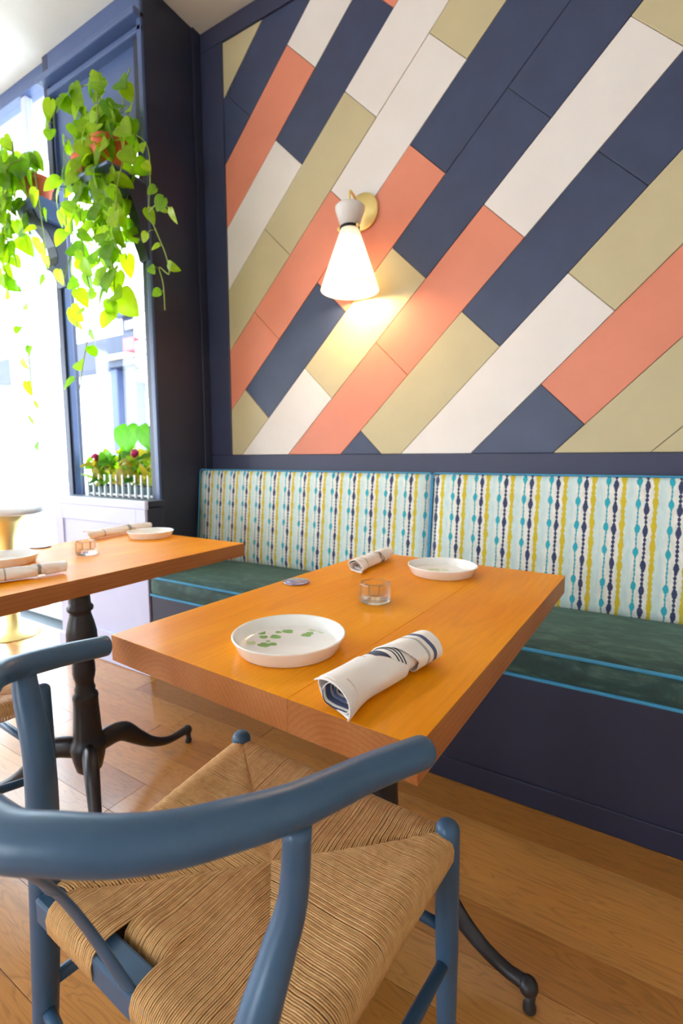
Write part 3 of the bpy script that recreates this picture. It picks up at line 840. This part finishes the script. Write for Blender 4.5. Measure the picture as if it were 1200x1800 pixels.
v2 = at(153, 973, Z=.752); votive((v2.x, v2.y, .7502), R(12), 'small faceted clear glass candle holder on the left table')

def puck(loc, label):
    root = empty('round_coaster', loc); tag(root, label, 'coaster', 'round table discs')
    MB().lathe([(.0305,0),(.033,.001),(.0335,.003),(.032,.0046),(.029,.0049),(.0005,.0049)], 40).build('rim', M['puck'], root)
    MB().lathe([(.025,.0049),(.0248,.0054),(.0005,.0054)], 40).build('centre_pad', M['puck'], root)
c1 = at(521, 1023, Z=.752); puck((c1.x, c1.y, .7502), 'flat purple grey disc lying near the left edge of the front table')
c2 = at(71, 961, Z=.752); puck((c2.x, c2.y, .7502), 'flat purple grey disc in the glare on the left table')

def napkin(a, b, r, label, wrapmat, plain, seed, spiral=True, flip=1):
    """linen rolled round cutlery: a spiral sheet from end a to end b, and an outer turn with a slanting free edge"""
    a = Vector(a); b = Vector(b); ax = (b-a); ln = ax.length; ang = math.atan2(ax.y, ax.x)
    root = empty('rolled_napkin', (a.x, a.y, .7502), ang); tag(root, label, 'napkin', 'rolled napkins')
    rg = random.Random(seed); off = rg.uniform(0, 50)
    def sheet(x0, x1, turns, r0, r1, nx, nt, edge=None, start=0.0, amp=.0016):
        vs = []; uvs = []; fs = []
        for i in range(nx+1):
            for j in range(nt+1):
                tt = j/nt
                e0, e1 = (edge(tt) if edge else (0, 1))
                xx = e0+(e1-e0)*i/nx
                x = ln*(x0+(x1-x0)*xx); fx = x/ln
                th = start+flip*2*PI*turns*tt
                rr = r0+(r1-r0)*tt
                prof = 1.0+.08*math.sin(PI*fx)-.10*fx+.22*max(0, 1-fx/.3)**2
                nz = noise.noise(Vector((fx*3+off, math.cos(th)*1.2, math.sin(th)*1.2+off)))
                rr = rr*prof + amp*nz*2
                yy = rr*1.12*math.cos(th); z = rr*.90*math.sin(th)
                if z < -rr*.62: z = -rr*.62+(z+rr*.62)*.25
                # gentle bow of the roll
                vs.append((x, yy+.004*math.sin(fx*5+off), z)); uvs.append((fx, tt))
        zmin = min(v[2] for v in vs)
        W = nt+1
        for i in range(nx):
            for j in range(nt): fs.append((i*W+j, i*W+j+1, (i+1)*W+j+1, (i+1)*W+j))
        return vs, uvs, fs, zmin
    def mk(name, data, mat, zoff, th):
        vs, uvs, fs, _ = data
        me = bpy.data.meshes.new(name); me.from_pydata([(x, y, z+zoff) for x, y, z in vs], [], fs)
        uv = me.uv_layers.new(name='UVMap')
        for lp in me.loops: uv.data[lp.index].uv = uvs[lp.vertex_index]
        me.polygons.foreach_set('use_smooth', [True]*len(me.polygons)); me.materials.append(mat)
        o = bpy.data.objects.new(name, me); C.objects.link(o); o.parent = root
        s = o.modifiers.new('solid', 'SOLIDIFY'); s.thickness = th; s.offset = 0
        return o
    dg = lambda tt: tt*360
    ramp = lambda x, a, b: max(0., min(1., (x-a)/(b-a)))
    A_ = sheet(0, 1, 1.0, r, r, 30, 48, edge=lambda t: (.05+.05*math.sin(2*PI*t+2.2), .37+.24*ramp(dg(t), 80, 175)-.1*ramp(dg(t), 250, 350)), amp=.0018)
    B_ = sheet(0, 1, 1.0, r*1.06, r*1.0, 24, 48, edge=lambda t: (.56+.15*ramp(dg(t), 85, 180)-.12*ramp(dg(t), 260, 350), .985+.012*math.sin(2*PI*t)), amp=.0022)
    z0 = -A_[3]+.0022
    core = sheet(.03, .97, 2.1, r*.945, r*.25, 40, 90, start=PI*.25, amp=.0014, edge=lambda t: (.09*t, 1))
    mk('inner_roll', core, M[wrapmat], z0, .0011)
    mk('outer_turn', A_, M[plain], z0, .0015)
    mk('overlap', B_, M[plain], z0, .0016)
    lip = sheet(-.012, .10, .42, r*.97, r*1.02, 6, 20, start=PI*.30, edge=lambda t: (0, .4+.6*math.sin(PI*t)), amp=.001)
    mk('hem_fold', lip, M[plain], z0, .0018)
    return root
na, nb = at(583, 1226, Z=.772), at(748, 1132, Z=.772)
na = na-(nb-na).normalized()*.010
napkin(na, nb, .0255, 'rolled white napkin with navy stripes at the near right corner of the front table', 'cloth_stripe', 'cloth_plain', 3)
na, nb = at(621, 998, Z=.768), at(688, 968, Z=.768)
nb = na+(nb-na).normalized()*.235
napkin(na, nb, .0195, 'rolled white napkin with grey band at the bench end of the front table', 'cloth_grey', 'cloth_grey', 5)
na, nb = at(150, 944, Z=.764), at(262, 926, Z=.764)
napkin(na, nb, .0185, 'rolled white napkin beside the plate at the bench end of the left table', 'cloth_grey', 'cloth_grey', 8)
na, nb = at(-30, 1018, Z=.764), at(118, 998, Z=.764)
napkin(na, nb, .0185, 'rolled white napkin at the near side of the left table, cut by the picture edge', 'cloth_grey', 'cloth_grey', 11)

# ------------------------------------------------------------------ wall sconce
sc = empty('wall_sconce', (-1.095, WY-.012, 2.17)); tag(sc, 'brass and white hourglass wall lamp on the painted boards, lit', 'lamp')
o = MB().lathe([(.0005,0),(.078,0),(.080,.003),(.080,.010),(.077,.014),(.0005,.016)], 48).build('backplate', M['brass'], sc); o.rotation_euler = (R(90), 0, 0)
ly = -.14
arm = spline([(0,-.012,-.004),(.003,-.05,.006),(.008,-.10,.026),(.011,-.132,.030),(.012,ly-.004,.010),(.012,ly,-.036)], 6)
MB().tube(arm, .0052, 12).build('arm', M['brass'], sc)
lx = .012
MB().lathe([(.0005,-.032),(.058,-.034),(.0635,-.040),(.0625,-.052),(.0405,-.118),(.0385,-.118),(.060,-.052),(.0005,-.037)], 40, (lx, ly, 0)).build('upper_shade', M['shade'], sc)
MB().lathe([(.0405,-.118),(.0425,-.119),(.0425,-.129),(.0405,-.130),(.0405,-.118)], 40, (lx, ly, 0)).build('clamp_ring', M['dark_metal'], sc)
for a in (200, 345):
    g = R(a); c = (lx+.047*math.cos(g), ly+.047*math.sin(g), -.124)
    MB().ball(c, .0085, 12, 8).build('screw_knob', M['brass'], sc)
MB().lathe([(.040,-.130),(.125,-.372),(.127,-.380),(.1235,-.379),(.0375,-.131)], 48, (lx, ly, 0)).build('lower_shade', M['shade'], sc)
MB().lathe([(.0005,-.335),(.018,-.33),(.029,-.31),(.029,-.29),(.018,-.26),(.013,-.235),(.013,-.21)], 24, (lx, ly, 0)).build('bulb', M['bulb'], sc)
MB().lathe([(.016,-.21),(.016,-.13)], 20, (lx, ly, 0)).build('socket', M['brass'], sc)
pl = bpy.data.lights.new('sconce_light', 'POINT'); pl.energy = 5.5; pl.color = (1, .68, .35); pl.shadow_soft_size = .03
po = bpy.data.objects.new('sconce_light', pl); C.objects.link(po); po.parent = sc; po.location = (lx, ly, -.352)

# ------------------------------------------------------------------ small bistro table by the window
bt = empty('bistro_table', (-3.15, 1.40, 0)); tag(bt, 'small white round table on a brass trumpet base by the left window', 'table')
MB().lathe([(.0005,.742),(.21,.742),(.222,.748),(.225,.765),(.222,.785),(.21,.790),(.0005,.790)], 40).build('table_top', M['ceramic'], bt)
MB().lathe([(.14,0),(.14,.006),(.06,.03),(.036,.10),(.033,.30),(.036,.48),(.05,.60),(.085,.69),(.135,.741)], 36).build('trumpet_base', M['brass'], bt)

# ------------------------------------------------------------------ plants
def leaf_mesh(name, w, l, mat, curl=.18, fold=.12, n=7):
    """heart-shaped leaf, stalk at the origin, blade along +y, face +z"""
    mb = MB(); vs = []; fs = []
    sta = [(-.16,.30),(-.10,.62),(.02,.90),(.18,1.0),(.38,.97),(.58,.82),(.78,.54),(.92,.24),(1.0,.02)]
    for yy, ww in sta:
        for j in range(-2, 3):
            x = j/2*ww*w/2; notch = 0
            y_ = yy*l
            if yy < .0 and j == 0: y_ = 0.0
            if yy < -.12 and abs(j) == 1: y_ = yy*l*.8
            z = -curl*l*max(0, yy)**2+fold*abs(x)-.05*w*abs(j/2)**3
            vs.append((x, y_, z))
    W = 5
    for i in range(len(sta)-1):
        for j in range(4): fs.append((i*W+j, i*W+j+1, (i+1)*W+j+1, (i+1)*W+j))
    mb.add(vs, fs, True); return mb.build(name, mat, mesh_only=True)
LV = [leaf_mesh('leaf', .078, .080, M['leaf'], .2, .2), leaf_mesh('leaf', .068, .086, M['leaf'], .4, .1), leaf_mesh('leaf', .086, .080, M['leaf'], .1, .3)]
def orient(o, p, tip, face):
    t = Vector(tip).normalized(); f = Vector(face); f = (f-t*f.dot(t)).normalized(); s = t.cross(f)
    m = Matrix((s, t, f)).transposed().to_4x4(); sc_ = o.scale.copy()
    o.rotation_euler = m.to_euler(); o.location = p
def place_leaf(root, base, p, rg, face=None, tip=None, s=None):
    o = link_mesh('leaf', rg.choice(LV), root); k = s or rg.uniform(.75, 1.25); o.scale = (k, k, k)
    f = face or (rg.uniform(-.7, .7)+.1, -1+rg.uniform(-.3, .3), rg.uniform(-.1, .8)); tp = tip or (rg.uniform(-.8, .8), rg.uniform(-.5, .3), rg.uniform(-1, -.1))
    orient(o, Vector(p)-base, tp, f)
def pothos(loc, label, vines, pots, seed, fill=None):
    rg = random.Random(seed); base = Vector(loc)
    root = empty('hanging_plant', loc); tag(root, label, 'plant')
    for (px, py, pz, r, h) in pots:
        q = (px-base.x, py-base.y, pz-base.z)
        MB().lathe([(r*.68,0),(r*.72,.004),(r*.93,h*.78),(r*1.04,h*.79),(r*1.06,h),(r*.97,h),(r*.90,h*.80),(r*.86,h*.86)], 28, q).build('pot', M['terracotta'], root)
        MB().lathe([(r*.88,h*.84),(.0005,h*.88)], 20, q).build('soil', M['soil'], root)
    for V, step, sz in vines:
        P = spline(V, 6)
        MB().tube([p-base for p in P], .0028, 6).build('vine', M['stem'], root)
        acc = rg.uniform(0, step)
        for a, b in zip(P, P[1:]):
            acc += (b-a).length
            if acc > step:
                acc -= step
                side = Vector((rg.uniform(-1, 1), rg.uniform(-.9, .2), rg.uniform(-.3, .5))).normalized()*rg.uniform(.015, .05)
                q = b+side
                MB().tube([b-base, b-base+side*.5+Vector((0,0,.006)), q-base], .0016, 5).build('petiole', M['stem'], root)
                place_leaf(root, base, q, rg, s=rg.uniform(.75, 1.2)*sz)
    return root
rp = random.Random(21)
def auto_vines(pot, n, dx, drop, reach, up=.10):
    out = []
    for k in range(n):
        a = rp.uniform(-PI, 0) if rp.random() < .8 else rp.uniform(0, PI)
        c = Vector(pot); rr = reach*rp.uniform(.5, 1.2)
        e = c+Vector((math.cos(a)*rr*1.3+rp.uniform(-dx, dx), math.sin(a)*rr*.6, up*rp.uniform(-.2, 1)))
        d = rp.uniform(*drop)
        V = [c, c+(e-c)*.5+Vector((0,0,.05+.05*rp.random())), e]
        z = e.z; x, y = e.x, e.y
        while z > e.z-d:
            z -= .10; x += rp.uniform(-.03, .03); y += rp.uniform(-.02, .015); V.append(Vector((x, y, z)))
        out.append((V, .070, 1.0))
    return out
SH1, SH2 = 2.1+.346, 2.1+.306
potL = (-2.845, WINY-.115, SH1); potR = (-2.20, WINY-.125, SH2); potM = (-2.385, WINY-.12, SH2)
def pv(lst, y): return [at(px, py, Y=y+dy) for px, py, dy in lst]
vL = auto_vines((potL[0]-.17, potL[1]-.03, SH1+.11), 12, .03, (.05, .62), .16, .20)
vL += [(pv([(60,300,0),(30,330,-.03),(18,400,-.05),(30,470,-.04),(42,550,-.03),(52,640,-.02),(57,690,-.02),(70,740,-.02),(78,775,-.02)], 1.5), .11, .75),
       (pv([(60,300,0),(72,380,-.02),(80,440,-.03),(85,500,-.02)], 1.5), .09, .95), (pv([(40,280,0),(10,300,-.05),(5,380,-.05),(8,450,-.05)], 1.45), .06, 1.0)]
pothos((potL[0], potL[1], SH1), 'trailing green pothos in a terracotta pot on the mullion corbel, left of the two', vL, [(*potL, .07, .125)], 31)
vR = auto_vines((potR[0]-.03, potR[1], SH2+.14), 10, .03, (.0, .62), .14, .20) + auto_vines((potM[0]+.07, potM[1], SH2+.12), 11, .05, (.15, .85), .13, .16)
vR += [(pv([(225,230,0),(258,255,-.05),(264,320,-.07),(262,372,-.07),(276,410,-.07),(292,450,-.07),(297,482,-.07),(280,470,-.07),(287,500,-.07),(290,545,-.07)], 1.58), .10, .62),
       (pv([(262,372,0),(275,360,-.01),(292,362,-.02),(300,372,-.03)], 1.5), .07, .7),
       (pv([(170,250,0),(185,330,-.06),(195,420,-.08),(200,480,-.08),(202,550,-.08)], 1.55), .036, 1.3),
       (pv([(150,260,0),(140,360,-.05),(150,470,-.06),(160,520,-.06),(158,570,-.06),(146,640,-.06),(140,685,-.06)], 1.5), .08, .8),
       (pv([(165,230,0),(130,185,-.02),(108,180,-.03),(95,200,-.04),(98,240,-.04)], 1.55), .06, .95),
       (pv([(160,240,0),(135,170,-.02),(150,150,-.03),(185,150,-.04)], 1.55), .05, 1.05),
       (pv([(150,250,0),(138,300,-.05),(128,380,-.07),(126,430,-.07),(118,470,-.07),(112,490,-.07)], 1.55), .06, 1.05),
       (pv([(215,200,0),(220,150,-.02),(228,120,-.03)], 1.55), .06, .9)]
pothos((potR[0], potR[1], SH2), 'large trailing green pothos in terracotta pots on the right corbel, by the dark wall', vR, [(*potR, .082, .145), (*potM, .07, .125)], 47)

# window box with flowers behind white pickets, on the window sill
fb = empty('window_flower_box', (-2.49, WINY+.10, .836)); tag(fb, 'window box of yellow green foliage and magenta blooms behind white pickets', 'planter')
MB().box(-.345, .345, -.035, .05, 0, .07).build('trough', M['teal_grey'], fb, bevel=.004)
MB().box(-.335, .335, -.028, .043, .07, .074).build('soil', M['soil'], fb)
pk = MB().box(-.0055, .0055, -.004, .004, 0, .135).build('picket', M['white_slat'], mesh_only=True)
for k in range(13): link_mesh('picket', pk, fb, (-.336+.056*k, -.045, 0))
MB().box(-.345, .345, -.041, -.036, .012, .024).build('picket_rail', M['white_slat'], fb)
rg = random.Random(5)
LB = [leaf_mesh('leaf', .05, .075, M['leaf_yellow'], .3, .1), leaf_mesh('leaf', .05, .07, M['leaf_dark'], .3, .1), leaf_mesh('leaf', .045, .07, M['leaf'], .2, .2)]
for k in range(190):
    x = rg.uniform(-.33, .33); z = rg.uniform(.09, .26); h = z-.07
    o = link_mesh('leaf', LB[0 if rg.random() < .32 else (1 if rg.random() < .5 else 2)], fb); s = rg.uniform(.7, 1.3); o.scale = (s, s, s)
    orient(o, (x, rg.uniform(-.04, .03), z), (rg.uniform(-.9, .9), rg.uniform(-.8, .1), rg.uniform(-.4, .9)), (rg.uniform(-.5, .5), -.8, rg.uniform(.2, 1)))
    if k % 3 == 0: MB().tube([(x*.95, 0, .07), (x, 0, z)], .0022, 5).build('stem', M['stem'], fb)
for px, py in ((168, 803), (237, 797)):
    p = at(px, py, Y=WINY+.045)-Vector(fb.location); mb = MB()
    for k in range(26):
        v = Vector((rg.gauss(0, 1), rg.gauss(0, 1), rg.gauss(0, 1))).normalized(); mb.ball(p+v*.016, .009, 6, 4)
    mb.build('bloom', M['bloom'], fb)
    MB().tube([(p.x, 0, .07), p], .0025, 6).build('stem', M['stem'], fb)
bl = leaf_mesh('large_leaf', .21, .15, M['leaf_dark'], .15, .15)
for px, py, tx, k in ((224, 750, .15, 1.0), (262, 748, .4, .9)):
    p = at(px, py, Y=WINY+.09)-Vector(fb.location)
    o = link_mesh('large_leaf', bl, fb); o.scale = (k, k, k); orient(o, p, (tx*.3, -.25, -1), (.1, -1, .2))
    MB().tube([(p.x*.9+.02, .01, .07), (p.x+.03, .01, p.z*.5), p], .003, 6).build('stem', M['stem'], fb)
